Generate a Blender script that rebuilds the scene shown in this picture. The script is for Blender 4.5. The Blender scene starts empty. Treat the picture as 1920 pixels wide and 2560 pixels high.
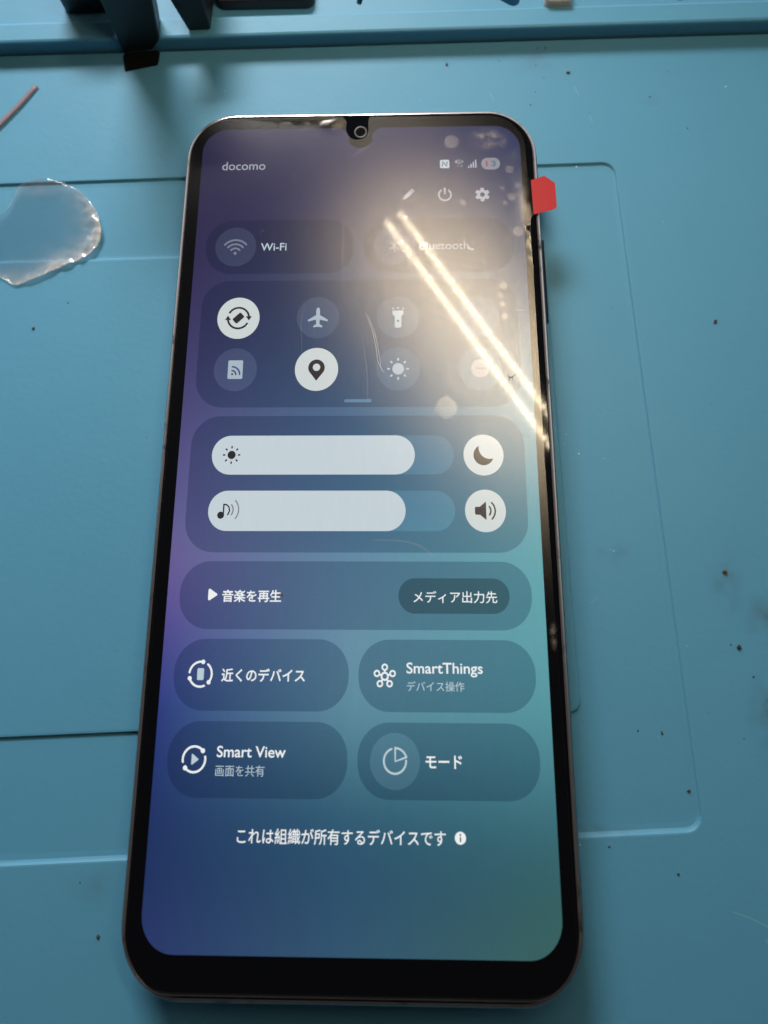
import bpy, bmesh, math, random
from mathutils import Vector, Matrix, noise
from mathutils.geometry import delaunay_2d_cdt

random.seed(7)
scene = bpy.context.scene
COL = scene.collection
MM = 0.001

# ------------------------------------------------------------------ camera
ZD = 8.9                                   # height of the phone's glass above the mat, mm
cam_d = bpy.data.cameras.new("camera")
cam = bpy.data.objects.new("camera", cam_d)
COL.objects.link(cam)
scene.camera = cam
_R = ((9.99602143e-01, -1.45715200e-04, -2.82052145e-02),
      (-7.94516798e-03, -9.60948011e-01, -2.76614886e-01),
      (-2.70634378e-02, 2.76728928e-01, -9.60566849e-01))
_C = Vector((9.68432682, -3.1254483, 126.47506601 + ZD)) * MM
m = Matrix(((_R[0][0], -_R[1][0], -_R[2][0], _C[0]),
            (_R[0][1], -_R[1][1], -_R[2][1], _C[1]),
            (_R[0][2], -_R[1][2], -_R[2][2], _C[2]),
            (0, 0, 0, 1)))
cam.matrix_world = m
cam_d.sensor_fit = 'AUTO'
cam_d.sensor_width = 36.0
cam_d.lens = 1800.0 / 2560.0 * 36.0
cam_d.shift_x = (960 - 980.1618) / 2560.0
cam_d.shift_y = -(1280 - 729.917) / 2560.0
cam_d.clip_start = 0.005
cam_d.clip_end = 20
cam_d.dof.use_dof = True
cam_d.dof.focus_distance = 0.1265
cam_d.dof.aperture_fstop = cam_d.lens * 1e-3 / (2 * 0.0008)

# ------------------------------------------------------------------ world: dim room, brighter behind the bench
world = bpy.data.worlds.new("World")
scene.world = world
world.use_nodes = True
wn, wl = world.node_tree.nodes, world.node_tree.links
bg = wn["Background"]
tc = wn.new("ShaderNodeTexCoord")
sep = wn.new("ShaderNodeSeparateXYZ")
wl.new(tc.outputs["Generated"], sep.inputs[0])
def wmap(src, a, b, c, d):
    r = wn.new("ShaderNodeMapRange"); r.interpolation_type = 'SMOOTHSTEP'
    for k, q in enumerate((a, b, c, d)): r.inputs[k + 1].default_value = q
    wl.new(src, r.inputs[0]); return r.outputs[0]
wd = wn.new("ShaderNodeVectorMath"); wd.operation = 'DOT_PRODUCT'
wd.inputs[1].default_value = (0.12, 1.0, 0.0)
wl.new(tc.outputs["Generated"], wd.inputs[0])
back = wmap(wd.outputs["Value"], -0.20, 0.30, 0.0, 0.90)      # pale wall behind the bench
low = wmap(sep.outputs["Z"], 0.70, 0.20, 0.02, 1.0)
wm = wn.new("ShaderNodeMath"); wm.operation = 'MULTIPLY_ADD'
wl.new(back, wm.inputs[0]); wl.new(low, wm.inputs[1]); wm.inputs[2].default_value = 0.006
bg.inputs[0].default_value = (1.0, 0.97, 0.95, 1)
wl.new(wm.outputs[0], bg.inputs[1])

# ------------------------------------------------------------------ lamps
def area(name, loc, target, size, power, col, size_y=None, spread=math.pi):
    d = bpy.data.lights.new(name, 'AREA')
    d.energy = power
    d.color = col
    d.spread = spread
    d.size = size * MM
    if size_y:
        d.shape = 'RECTANGLE'
        d.size_y = size_y * MM
    o = bpy.data.objects.new(name, d)
    COL.objects.link(o)
    o.location = Vector(loc) * MM
    dirv = Vector(target) - Vector(loc)
    o.rotation_euler = dirv.to_track_quat('-Z', 'Y').to_euler()
    return o

area("ceiling_light", (-130, 470, 330), (-62, 82, 0), 240, 0.41, (1.0, 0.97, 0.94), 110, math.radians(52))

scene.view_settings.view_transform = 'Standard'
scene.view_settings.look = 'None'
scene.view_settings.exposure = 0.0
scene.view_settings.gamma = 1.0
scene.view_settings.use_curve_mapping = False
scene.cycles.use_denoising = True
scene.cycles.max_bounces = 8
scene.cycles.transparent_max_bounces = 16
scene.cycles.sample_clamp_indirect = 6.0

# ------------------------------------------------------------------ helpers
def s2l(c):
    c = c / 255.0
    return c / 12.92 if c <= 0.04045 else ((c + 0.055) / 1.055) ** 2.4

def lin(r, g, b):
    return (s2l(r), s2l(g), s2l(b), 1.0)

def new_mat(name):
    mt = bpy.data.materials.new(name)
    mt.use_nodes = True
    return mt, mt.node_tree.nodes, mt.node_tree.links

def principled(name, col, rough=0.5, metal=0.0, spec=0.5, coat=0.0, bump=None, var=None):
    mt, n, l = new_mat(name)
    b = n["Principled BSDF"]
    b.inputs["Base Color"].default_value = col
    b.inputs["Roughness"].default_value = rough
    b.inputs["Metallic"].default_value = metal
    b.inputs["Specular IOR Level"].default_value = spec
    b.inputs["Coat Weight"].default_value = coat
    if bump or var:
        t = n.new("ShaderNodeTexCoord")
    if bump:
        nz = n.new("ShaderNodeTexNoise")
        nz.inputs["Scale"].default_value = bump[0]
        nz.inputs["Detail"].default_value = 4
        bp = n.new("ShaderNodeBump")
        bp.inputs["Strength"].default_value = bump[1]
        bp.inputs["Distance"].default_value = bump[2]
        l.new(t.outputs["Object"], nz.inputs["Vector"])
        l.new(nz.outputs["Fac"], bp.inputs["Height"])
        l.new(bp.outputs["Normal"], b.inputs["Normal"])
    if var:
        nz2 = n.new("ShaderNodeTexNoise")
        nz2.inputs["Scale"].default_value = var[0]
        nz2.inputs["Detail"].default_value = 11
        mx = n.new("ShaderNodeMix")
        mx.data_type = 'RGBA'
        mx.inputs[6].default_value = col
        mx.inputs[7].default_value = var[1]
        l.new(t.outputs["Object"], nz2.inputs["Vector"])
        l.new(nz2.outputs["Fac"], mx.inputs[0])
        l.new(mx.outputs[2], b.inputs["Base Color"])
    return mt

def mesh_obj(name, verts, faces, mat=None, parent=None, smooth=False, loc=None):
    me = bpy.data.meshes.new(name)
    me.from_pydata([(v[0] * MM, v[1] * MM, v[2] * MM) for v in verts], [], faces)
    if mat is not None:
        for q in (mat if isinstance(mat, (list, tuple)) else [mat]):
            me.materials.append(q)
    if smooth:
        me.polygons.foreach_set("use_smooth", [True] * len(me.polygons))
    me.update()
    o = bpy.data.objects.new(name, me)
    COL.objects.link(o)
    if parent is not None:
        o.parent = parent
    if loc is not None:
        o.location = Vector(loc) * MM
    return o

def tag(o, label=None, cat=None, group=None, kind=None):
    if label: o["label"] = label
    if cat: o["category"] = cat
    if group: o["group"] = group
    if kind: o["kind"] = kind
    return o

def empty(name, loc=(0, 0, 0)):
    o = bpy.data.objects.new(name, None)
    o.empty_display_size = 0.01
    COL.objects.link(o)
    o.location = Vector(loc) * MM
    return o

def outward(o):
    """consistent normals for a closed mesh"""
    bm = bmesh.new()
    bm.from_mesh(o.data)
    bmesh.ops.recalc_face_normals(bm, faces=bm.faces)
    bm.to_mesh(o.data)
    bm.free()

def rrect(cx, cy, hw, hh, r, n=10):
    """closed rounded rectangle, counter-clockwise, n+1 points per corner"""
    r = max(0.001, min(r, hw - 1e-4, hh - 1e-4))
    pts = []
    for (sx, sy, a0) in ((1, 1, 0), (-1, 1, 90), (-1, -1, 180), (1, -1, 270)):
        for k in range(n + 1):
            a = math.radians(a0 + 90 * k / n)
            pts.append((cx + sx * (hw - r) + r * math.cos(a), cy + sy * (hh - r) + r * math.sin(a)))
    return pts

def rquad(corners, r, n=6, side=4, off=0.0):
    """rounded general quad; corners counter-clockwise; off > 0 grows it"""
    cs = [Vector(c) for c in corners]
    cen = sum(cs, Vector((0, 0))) / 4
    # offset lines
    L = []
    for i in range(4):
        a, b = cs[i], cs[(i + 1) % 4]
        d = (b - a).normalized()
        nrm = Vector((d.y, -d.x))
        L.append((a + nrm * off, d))
    def inter(p, d, q, e):
        det = d.x * (-e.y) + e.x * d.y
        w = q - p
        t = (w.x * (-e.y) + e.x * w.y) / det
        return p + d * t
    cc = [inter(*L[i - 1], *L[i]) for i in range(4)]
    rr = max(0.02, r + off)
    pts = []
    for i in range(4):
        c, pv, nx = cc[i], cc[i - 1], cc[(i + 1) % 4]
        d0, d1 = (pv - c).normalized(), (nx - c).normalized()
        ang = math.acos(max(-1, min(1, d0.dot(d1)))) / 2
        t = rr / math.tan(ang)
        bis = (d0 + d1).normalized()
        o = c + bis * (rr / math.sin(ang))
        p0, p1 = c + d0 * t, c + d1 * t
        a0 = math.atan2(p0.y - o.y, p0.x - o.x)
        a1 = math.atan2(p1.y - o.y, p1.x - o.x)
        while a1 < a0: a1 += 2 * math.pi
        for k in range(n + 1):
            a = a0 + (a1 - a0) * k / n
            pts.append(Vector((o.x + rr * math.cos(a), o.y + rr * math.sin(a))))
        # next corner start
        pts.append(("side", i))
    # fill sides
    out = []
    N = len(pts)
    for k, p in enumerate(pts):
        if isinstance(p, tuple):
            a = pts[k - 1]
            b = pts[(k + 1) % N]
            for s in range(1, side + 1):
                out.append(a + (b - a) * s / (side + 1))
        else:
            out.append(p)
    return [(p.x, p.y) for p in out]

def loft(loops, cap_first=False, cap_last=True):
    verts, faces = [], []
    n = len(loops[0])
    for lp in loops:
        verts += lp
    for i in range(len(loops) - 1):
        for k in range(n):
            a, b = i * n + k, i * n + (k + 1) % n
            faces.append((a, b, b + n, a + n))
    if cap_first: faces.append(tuple(reversed(range(n))))
    if cap_last: faces.append(tuple((len(loops) - 1) * n + k for k in range(n)))
    return verts, faces

def cdt(outline, step, holes=(), jitter=0.0):
    """triangulate an outline with an inner grid of points"""
    vs = [Vector(p) for p in outline]
    n = len(vs)
    ed = [(k, (k + 1) % n) for k in range(n)]
    def inside(p, poly):
        c = False
        j = len(poly) - 1
        for i in range(len(poly)):
            a, b = poly[i], poly[j]
            if (a[1] > p[1]) != (b[1] > p[1]) and p[0] < (b[0] - a[0]) * (p[1] - a[1]) / (b[1] - a[1]) + a[0]:
                c = not c
            j = i
        return c
    for h in holes:
        k0 = len(vs)
        vs += [Vector(p) for p in h]
        ed += [(k0 + k, k0 + (k + 1) % len(h)) for k in range(len(h))]
    x0 = min(p[0] for p in outline); x1 = max(p[0] for p in outline)
    y0 = min(p[1] for p in outline); y1 = max(p[1] for p in outline)
    y = y0 + step / 2
    while y < y1:
        x = x0 + step / 2
        while x < x1:
            p = (x + random.uniform(-jitter, jitter), y + random.uniform(-jitter, jitter))
            if inside(p, outline) and not any(inside(p, h) for h in holes):
                vs.append(Vector(p))
            x += step
        y += step
    v2, e2, f2, *_ = delaunay_2d_cdt(vs, ed, [], 0, 1e-7)
    fs = []
    for f in f2:
        c = sum((v2[i] for i in f), Vector((0, 0))) / len(f)
        if inside(c, outline) and not any(inside(c, h) for h in holes):
            fs.append(tuple(f))
    return [(v.x, v.y) for v in v2], fs

def smooth_closed(pts, sub=4):
    out = []
    n = len(pts)
    for i in range(n):
        p0, p1, p2, p3 = (Vector(pts[(i + k) % n]) for k in (-1, 0, 1, 2))
        for s in range(sub):
            t = s / sub
            out.append(tuple(0.5 * ((2 * p1) + (p2 - p0) * t + (2 * p0 - 5 * p1 + 4 * p2 - p3) * t * t + (3 * p1 - p0 - 3 * p2 + p3) * t ** 3)))
    return out

# ------------------------------------------------------------------ the blue silicone mat
def mat_material():
    mt, n, l = new_mat("blue_silicone")
    b = n["Principled BSDF"]
    b.inputs["Roughness"].default_value = 0.5
    b.inputs["Specular IOR Level"].default_value = 0.35
    t = n.new("ShaderNodeTexCoord")
    n1 = n.new("ShaderNodeTexNoise"); n1.inputs["Scale"].default_value = 28; n1.inputs["Detail"].default_value = 11
    n2 = n.new("ShaderNodeTexNoise"); n2.inputs["Scale"].default_value = 900; n2.inputs["Detail"].default_value = 3
    l.new(t.outputs["Object"], n1.inputs["Vector"]); l.new(t.outputs["Object"], n2.inputs["Vector"])
    mx = n.new("ShaderNodeMix"); mx.data_type = 'RGBA'
    mx.inputs[6].default_value = (0.074, 0.262, 0.412, 1)
    mx.inputs[7].default_value = (0.086, 0.280, 0.426, 1)
    l.new(n1.outputs["Fac"], mx.inputs[0])
    # grime: grey smudges rubbed into the right-hand side of the mat
    last = mx.outputs[2]
    for (x, y, rx, ry, amt, seed) in ((64, -17, 4, 7, .5, 1.3), (70, -23, 6, 6, .6, 4.1), (69, -38, 6, 9, .62, 7.7),
                                      (39, -54.2, 9, 1.2, .6, 2.2), (37, 87, 9, 5, .26, 5.2), (73, -66, 7, 5, .3, 8.8),
                                      (45, -12, 5, 3, .26, 3.3), (-42, -62, 5, 5, .26, 6.1), (60, 78, 3, 3, .35, 9.4)):
        mp = n.new("ShaderNodeMapping"); mp.vector_type = 'TEXTURE'
        mp.inputs["Location"].default_value = (x * MM, y * MM, 0)
        mp.inputs["Scale"].default_value = (rx * MM, ry * MM, 1)
        l.new(t.outputs["Object"], mp.inputs["Vector"])
        ln = n.new("ShaderNodeVectorMath"); ln.operation = 'LENGTH'
        l.new(mp.outputs[0], ln.inputs[0])
        r1 = n.new("ShaderNodeMapRange"); r1.interpolation_type = 'SMOOTHSTEP'
        r1.inputs[1].default_value = 1.0; r1.inputs[2].default_value = 0.0
        l.new(ln.outputs["Value"], r1.inputs[0])
        nz = n.new("ShaderNodeTexNoise"); nz.noise_dimensions = '4D'
        nz.inputs["W"].default_value = seed; nz.inputs["Scale"].default_value = 260; nz.inputs["Detail"].default_value = 6
        l.new(t.outputs["Object"], nz.inputs["Vector"])
        r2 = n.new("ShaderNodeMapRange"); r2.inputs[1].default_value = 0.36; r2.inputs[2].default_value = 0.68
        l.new(nz.outputs["Fac"], r2.inputs[0])
        mu = n.new("ShaderNodeMath"); mu.operation = 'MULTIPLY'
        l.new(r1.outputs[0], mu.inputs[0]); l.new(r2.outputs[0], mu.inputs[1])
        m2 = n.new("ShaderNodeMath"); m2.operation = 'MULTIPLY'; m2.inputs[1].default_value = amt
        l.new(mu.outputs[0], m2.inputs[0])
        mm = n.new("ShaderNodeMix"); mm.data_type = 'RGBA'
        mm.inputs[7].default_value = (0.06, 0.085, 0.10, 1)
        l.new(last, mm.inputs[6]); l.new(m2.outputs[0], mm.inputs[0])
        last = mm.outputs[2]
    l.new(last, b.inputs["Base Color"])
    bp = n.new("ShaderNodeBump"); bp.inputs["Strength"].default_value = 0.25; bp.inputs["Distance"].default_value = 0.00008
    l.new(n2.outputs["Fac"], bp.inputs["Height"])
    bp2 = n.new("ShaderNodeBump"); bp2.inputs["Strength"].default_value = 0.25; bp2.inputs["Distance"].default_value = 0.0012
    l.new(n1.outputs["Fac"], bp2.inputs["Height"]); l.new(bp.outputs["Normal"], bp2.inputs["Normal"])
    l.new(bp2.outputs["Normal"], b.inputs["Normal"])
    return mt

M_MAT = mat_material()
OUT = [(51.3, 63.1), (-140, 58.2), (-140, -64.2), (55.5, -53.9)]
INN = [(36.0, 45.3), (-118, 42.0), (-118, -44.6), (37.4, -37.3)]
def lp(q, r, off, z): return [(x, y, z) for x, y in rquad(q, r, 6, 6, off)]
EDGE = [(260, 91.9 + 3.2), (-260, 90.9 - 2.9), (-260, -240), (260, -240)]
loops = [lp(EDGE, .1, 0, -5), lp(EDGE, .1, 0, 0),
         lp(OUT, 2.6, .40, 0), lp(OUT, 2.6, .16, -.03), lp(OUT, 2.6, .02, -.14), lp(OUT, 2.6, -.12, -.36), lp(OUT, 2.6, -.40, -.50), lp(OUT, 2.6, -1.2, -.54),
         lp(INN, 1.8, .55, -.54), lp(INN, 1.8, .12, -.51), lp(INN, 1.8, 0, -.42), lp(INN, 1.8, -.10, -.20), lp(INN, 1.8, -.28, -.04), lp(INN, 1.8, -.6, 0.0)]
v, f = loft(loops)
mat_obj = mesh_obj("work_mat", v, f, M_MAT)
tag(mat_obj, "light blue silicone repair mat with shallow moulded rectangles, lying under the phone", "mat")
outward(mat_obj)

# faint moulded numerals and ticks beside the phone are left to the grain; rear tray of the mat
def tray():
    a = math.atan2(2.4, 167)
    y0 = 92.0
    prof = [(0.0, -5), (0.0, 0.0), (0.15, 3.4), (0.35, 3.85), (0.8, 4.05), (4.6, 4.05), (5.0, 3.9), (5.3, 3.4), (5.45, 2.75)]
    slots = []
    def slot(x, y, w, lx, ly, r):
        p = []
        d = Vector((lx, ly)) ; L = d.length; d.normalize(); nr = Vector((-d.y, d.x))
        o = Vector((x, y))
        for k in range(9):
            t = math.radians(-90 + 180 * k / 8)
            p.append(tuple(o + d * L + d * (w * math.cos(t)) + nr * (w * math.sin(t))))
        for k in range(9):
            t = math.radians(90 + 180 * k / 8)
            p.append(tuple(o + d * (w * math.cos(t)) + nr * (w * math.sin(t))))
        return p
    # local frame: x along the rail, y depth from its front face
    slots = [slot(32.2, 7.9, 1.45, -7, 5, 0), slot(67.9, 7.6, 1.1, -1, 9, 0), slot(83.7, 7.2, 1.1, -1, 9, 0),
             slot(-1.0, 8.6, .6, 1, 10, 0)]
    V, F = [], []
    xs = [-260 + 520 * k / 40 for k in range(41)]
    for (d, z) in prof:
        for x in xs: V.append((x, d, z))
    n = len(xs)
    for i in range(len(prof) - 1):
        for k in range(n - 1):
            a_, b_ = i * n + k, i * n + k + 1
            F.append((a_, b_, b_ + n, a_ + n))
    dl, zl = prof[-1]
    outl = [(x, dl) for x in xs] + [(260, 90), (-260, 90)]
    v2, f2 = cdt(outl, 30, slots)
    k0 = len(V)
    V += [(x, y, zl) for x, y in v2]
    F += [tuple(k0 + i for i in f_) for f_ in f2]
    for s in slots:
        k0 = len(V)
        V += [(x, y, zl) for x, y in s] + [(x, y, zl - 7) for x, y in s]
        ns = len(s)
        for k in range(ns):
            F.append((k0 + k, k0 + (k + 1) % ns, k0 + ns + (k + 1) % ns, k0 + ns + k))
        F.append(tuple(k0 + ns + k for k in range(ns)))
    ca, sa = math.cos(a), math.sin(a)
    V = [(x * ca - y * sa, y0 + x * sa + y * ca, z) for x, y, z in V]
    o = mesh_obj("tool_tray", V, F, M_MAT, mat_obj)
    return o
tray()

# ------------------------------------------------------------------ phone
phone = empty("smartphone", (0, 0, 0))
tag(phone, "black smartphone with its quick settings screen lit, lying on the blue mat", "smartphone")

M_FRAME = principled("dark_violet_metal", (0.022, 0.020, 0.026, 1), 0.30, 0.3, 0.5, 0, (700, 0.35, 0.00006), (160, (0.014, 0.012, 0.016, 1)))
def rim_material():
    mt, n, l = new_mat("worn_bright_rim")
    b = n["Principled BSDF"]
    b.inputs["Metallic"].default_value = 0.9
    t = n.new("ShaderNodeTexCoord")
    nz = n.new("ShaderNodeTexNoise"); nz.inputs["Scale"].default_value = 310; nz.inputs["Detail"].default_value = 6; nz.inputs["Roughness"].default_value = .7
    l.new(t.outputs["Object"], nz.inputs["Vector"])
    cr = n.new("ShaderNodeValToRGB")
    e = cr.color_ramp.elements
    e[0].position = 0.30; e[0].color = (0.04, 0.035, 0.04, 1)
    e[1].position = 0.44; e[1].color = (0.54, 0.51, 0.52, 1)
    l.new(nz.outputs["Fac"], cr.inputs[0]); l.new(cr.outputs[0], b.inputs["Base Color"])
    b.inputs["Roughness"].default_value = 0.24
    bp = n.new("ShaderNodeBump"); bp.inputs["Strength"].default_value = 0.25; bp.inputs["Distance"].default_value = 0.00006
    l.new(nz.outputs["Fac"], bp.inputs["Height"]); l.new(bp.outputs["Normal"], b.inputs["Normal"])
    return mt
M_RIM = rim_material()
M_GLASS = principled("black_cover_glass", (0.003, 0.0035, 0.005, 1), 0.05, 0, 0.14)

GX, GY0, GY1, GR = 33.15, -71.9, 69.6, 8.6
GCY = (GY0 + GY1) / 2
GH = (GY1 - GY0) / 2
def gl(d, z): return [(x, y, z) for x, y in rrect(0, GCY, GX + d, GH + d, GR + d, 14)]
v, f = loft([gl(.62, 8.66), gl(.85, 8.2), gl(1.2, 6.6), gl(1.38, 4.6), gl(1.22, 2.4), gl(.6, .7), gl(-.6, 0.02)], False, True)
frame = mesh_obj("frame", v, f, M_FRAME, phone, True)
v, f = loft([gl(.03, 8.94), gl(.16, 8.915), gl(.42, 8.82), gl(.62, 8.66)], False, False)
mesh_obj("rim", v, f, M_RIM, frame, True)
v, f = loft([gl(-.02, 8.3), gl(-.02, 8.82), gl(-.10, 8.9)], False, True)
mesh_obj("front_glass", v, f, M_GLASS, phone)
# side key on the right edge
kv = []
for z, d in ((3.3, 0.1), (3.45, .55), (5.45, .55), (5.6, 0.1)):
    kv.append([(GX + 1.25 + d, y, z) for y in (28.2 + .2 * (d < .3), 44.4 - .2 * (d < .3))])
V = [p for r in kv for p in r]
mesh_obj("side_key", V, [(0, 1, 3, 2), (2, 3, 5, 4), (4, 5, 7, 6), (0, 2, 4, 6), (1, 7, 5, 3)], M_FRAME, phone)

# ------------------------------------------------------------------ display
DW, DH = 61.7, 61.7 * 2.1667
def ux(u): return (u / 720 - .5) * DW
def vy(v_): return (.5 - v_ / 1560) * DH
PX = DW / 720.0

LEFT = [(0, (46, 43, 74)), (210, (48, 43, 78)), (447, (60, 55, 98)), (653, (80, 77, 128)), (838, (102, 98, 153)), (915, (110, 100, 156)),
        (993, (103, 89, 157)), (1069, (80, 77, 149)), (1130, (65, 73, 144)), (1190, (46, 63, 134)), (1329, (35, 55, 107)), (1445, (34, 52, 98)), (1560, (45, 59, 112))]
MID = [(0, (52, 52, 88)), (210, (55, 58, 92)), (364, (60, 70, 102)), (640, (82, 116, 150)), (838, (94, 136, 166)), (922, (105, 146, 173)),
       (1060, (112, 153, 176)), (1200, (99, 150, 168)), (1329, (51, 98, 122)), (1445, (45, 83, 112)), (1560, (55, 92, 118))]
RIGHT = [(0, (50, 58, 94)), (364, (58, 72, 108)), (640, (88, 140, 165)), (838, (103, 169, 181)), (922, (105, 173, 181)), (1060, (103, 171, 179)),
         (1200, (91, 156, 166)), (1329, (65, 120, 133)), (1445, (53, 98, 104)), (1560, (62, 105, 98))]

def wallpaper_group():
    g = bpy.data.node_groups.new("wallpaper", 'ShaderNodeTree')
    g.interface.new_socket("Color", in_out='OUTPUT', socket_type='NodeSocketColor')
    n, l = g.nodes, g.links
    out = n.new("NodeGroupOutput")
    t = n.new("ShaderNodeTexCoord")
    sp = n.new("ShaderNodeSeparateXYZ"); l.new(t.outputs["Object"], sp.inputs[0])
    fx = n.new("ShaderNodeMapRange"); fx.inputs[1].default_value = -DW / 2 * MM; fx.inputs[2].default_value = DW / 2 * MM
    fy = n.new("ShaderNodeMapRange"); fy.inputs[1].default_value = DH / 2 * MM; fy.inputs[2].default_value = -DH / 2 * MM
    l.new(sp.outputs["X"], fx.inputs[0]); l.new(sp.outputs["Y"], fy.inputs[0])
    def ramp(stops):
        r = n.new("ShaderNodeValToRGB")
        r.color_ramp.interpolation = 'B_SPLINE'
        e = r.color_ramp.elements
        while len(e) < len(stops): e.new(0.5)
        for k, (v_, c) in enumerate(stops):
            e[k].position = v_ / 1560; e[k].color = lin(*c)
        l.new(fy.outputs[0], r.inputs[0])
        return r.outputs[0]
    a, b, c = ramp(LEFT), ramp(MID), ramp(RIGHT)
    m1 = n.new("ShaderNodeMapRange"); m1.inputs[1].default_value = 0.0; m1.inputs[2].default_value = 0.5
    m2 = n.new("ShaderNodeMapRange"); m2.inputs[1].default_value = 0.5; m2.inputs[2].default_value = 1.0
    l.new(fx.outputs[0], m1.inputs[0]); l.new(fx.outputs[0], m2.inputs[0])
    x1 = n.new("ShaderNodeMix"); x1.data_type = 'RGBA'
    x2 = n.new("ShaderNodeMix"); x2.data_type = 'RGBA'
    l.new(m1.outputs[0], x1.inputs[0]); l.new(a, x1.inputs[6]); l.new(b, x1.inputs[7])
    l.new(m2.outputs[0], x2.inputs[0]); l.new(x1.outputs[2], x2.inputs[6]); l.new(c, x2.inputs[7])
    # fine sub-pixel grain of the panel
    gz = n.new("ShaderNodeTexNoise"); gz.inputs["Scale"].default_value = 9000; gz.inputs["Detail"].default_value = 2
    l.new(t.outputs["Object"], gz.inputs["Vector"])
    gr = n.new("ShaderNodeMapRange"); gr.inputs[1].default_value = .3; gr.inputs[2].default_value = .7; gr.inputs[3].default_value = .93; gr.inputs[4].default_value = 1.07
    l.new(gz.outputs["Fac"], gr.inputs[0])
    vm = n.new("ShaderNodeVectorMath"); vm.operation = 'SCALE'
    l.new(x2.outputs[2], vm.inputs[0]); l.new(gr.outputs[0], vm.inputs["Scale"])
    l.new(vm.outputs[0], out.inputs[0])
    return g
WALL = wallpaper_group()

def lit(name, mul=None, add=None, col=None):
    """pixels of the lit display: wallpaper * mul + add, or a plain colour"""
    mt, n, l = new_mat(name)
    b = n["Principled BSDF"]
    b.inputs["Base Color"].default_value = (0.002, 0.002, 0.003, 1)
    b.inputs["Roughness"].default_value = 0.05
    b.inputs["Specular IOR Level"].default_value = 0.14
    b.inputs["Emission Strength"].default_value = 1.0
    if col is not None:
        b.inputs["Emission Color"].default_value = lin(*col)
    else:
        g = n.new("ShaderNodeGroup"); g.node_tree = WALL
        vm = n.new("ShaderNodeVectorMath"); vm.operation = 'MULTIPLY_ADD'
        vm.inputs[1].default_value = mul
        vm.inputs[2].default_value = add
        l.new(g.outputs[0], vm.inputs[0]); l.new(vm.outputs[0], b.inputs["Emission Color"])
    return mt

M_WALL = lit("lit_wallpaper", (1, 1, 1), (0, 0, 0))
M_PANEL = lit("lit_dark_panel", (.56, .61, .66), (.003, .005, .009))
M_PILL = lit("lit_dark_pill", (.26, .30, .33), (.008, .012, .014))
M_TRACK = lit("lit_track", (.70, .78, .82), (.012, .022, .035))
M_OFF = lit("lit_off_button", (.70, .75, .78), (.022, .030, .042))
M_ON = lit("lit_white", col=(215, 223, 223))
M_SLID = lit("lit_white_cool", col=(207, 220, 227))
M_INK = lit("lit_ink", col=(50, 47, 50))
M_INK2 = lit("lit_ink_grey", col=(132, 136, 146))
M_TXT = lit("lit_text_white", col=(250, 254, 255))
M_TXT2 = lit("lit_text_soft", col=(196, 214, 224))
M_ICN = lit("lit_icon_soft", col=(176, 192, 206))
M_ICND = lit("lit_icon_dim", col=(128, 130, 152))
M_STAT = lit("lit_status", col=(178, 182, 192))
M_RED = lit("lit_red", col=(178, 72, 92))
M_NAVY = lit("lit_navy_digit", col=(96, 104, 142))
M_BAT = lit("lit_battery", col=(142, 146, 158))

class Shape:
    """flat marks on the display, in display pixels (u right, v down)"""
    def __init__(s): s.V, s.F, s.MI, s.h = [], [], [], 0.0
    def poly(s, pts, mi=0, lift=0.0):
        k = len(s.V)
        s.V += [(ux(u), vy(v_), lift) for u, v_ in pts]
        s.F.append(tuple(range(k, k + len(pts)))); s.MI.append(mi)
    def disc(s, u, v_, r, mi=0, lift=0.0, n=40, ry=None):
        ry = ry or r
        s.poly([(u + r * math.cos(2 * math.pi * k / n), v_ - ry * math.sin(2 * math.pi * k / n)) for k in range(n)], mi, lift)
    def rr(s, u0, v0, u1, v1, r, mi=0, lift=0.0, rot=0):
        pts = rrect((u0 + u1) / 2, (v0 + v1) / 2, (u1 - u0) / 2, (v1 - v0) / 2, r, 10)
        if rot:
            c, q = math.cos(rot), math.sin(rot); cx, cy = (u0 + u1) / 2, (v0 + v1) / 2
            pts = [(cx + (x - cx) * c - (y - cy) * q, cy + (x - cx) * q + (y - cy) * c) for x, y in pts]
        s.poly([(x, y) for x, y in reversed(pts)], mi, lift)
    def stroke(s, pts, w, mi=0, lift=0.0, cap=True):
        P = [Vector(p) for p in pts]
        L, R = [], []
        for i, p in enumerate(P):
            d = (P[min(i + 1, len(P) - 1)] - P[max(i - 1, 0)]).normalized()
            nr = Vector((-d.y, d.x)) * (w / 2)
            L.append(p + nr); R.append(p - nr)
        for i in range(len(P) - 1):
            s.poly([tuple(L[i]), tuple(L[i + 1]), tuple(R[i + 1]), tuple(R[i])], mi, lift)
        if cap:
            s.disc(P[0].x, P[0].y, w / 2, mi, lift + .0007, 14); s.disc(P[-1].x, P[-1].y, w / 2, mi, lift + .0007, 14)
    def arc(s, u, v_, r, a0, a1, w, mi=0, lift=0.0, cap=True, n=26, ry=None):
        ry = ry or r
        s.stroke([(u + r * math.cos(math.radians(a0 + (a1 - a0) * k / n)), v_ - ry * math.sin(math.radians(a0 + (a1 - a0) * k / n))) for k in range(n + 1)], w, mi, lift, cap)
    def build(s, name, mats, parent, z):
        o = mesh_obj(name, [(x, y, ZD + z + h) for x, y, h in s.V], s.F, mats, parent)
        o.data.polygons.foreach_set("material_index", s.MI)
        # every face looks up
        bm = bmesh.new(); bm.from_mesh(o.data)
        bm.normal_update()
        fl = [q for q in bm.faces if q.normal.z < 0]
        if fl: bmesh.ops.reverse_faces(bm, faces=fl)
        bm.to_mesh(o.data); bm.free()
        return o

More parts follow.
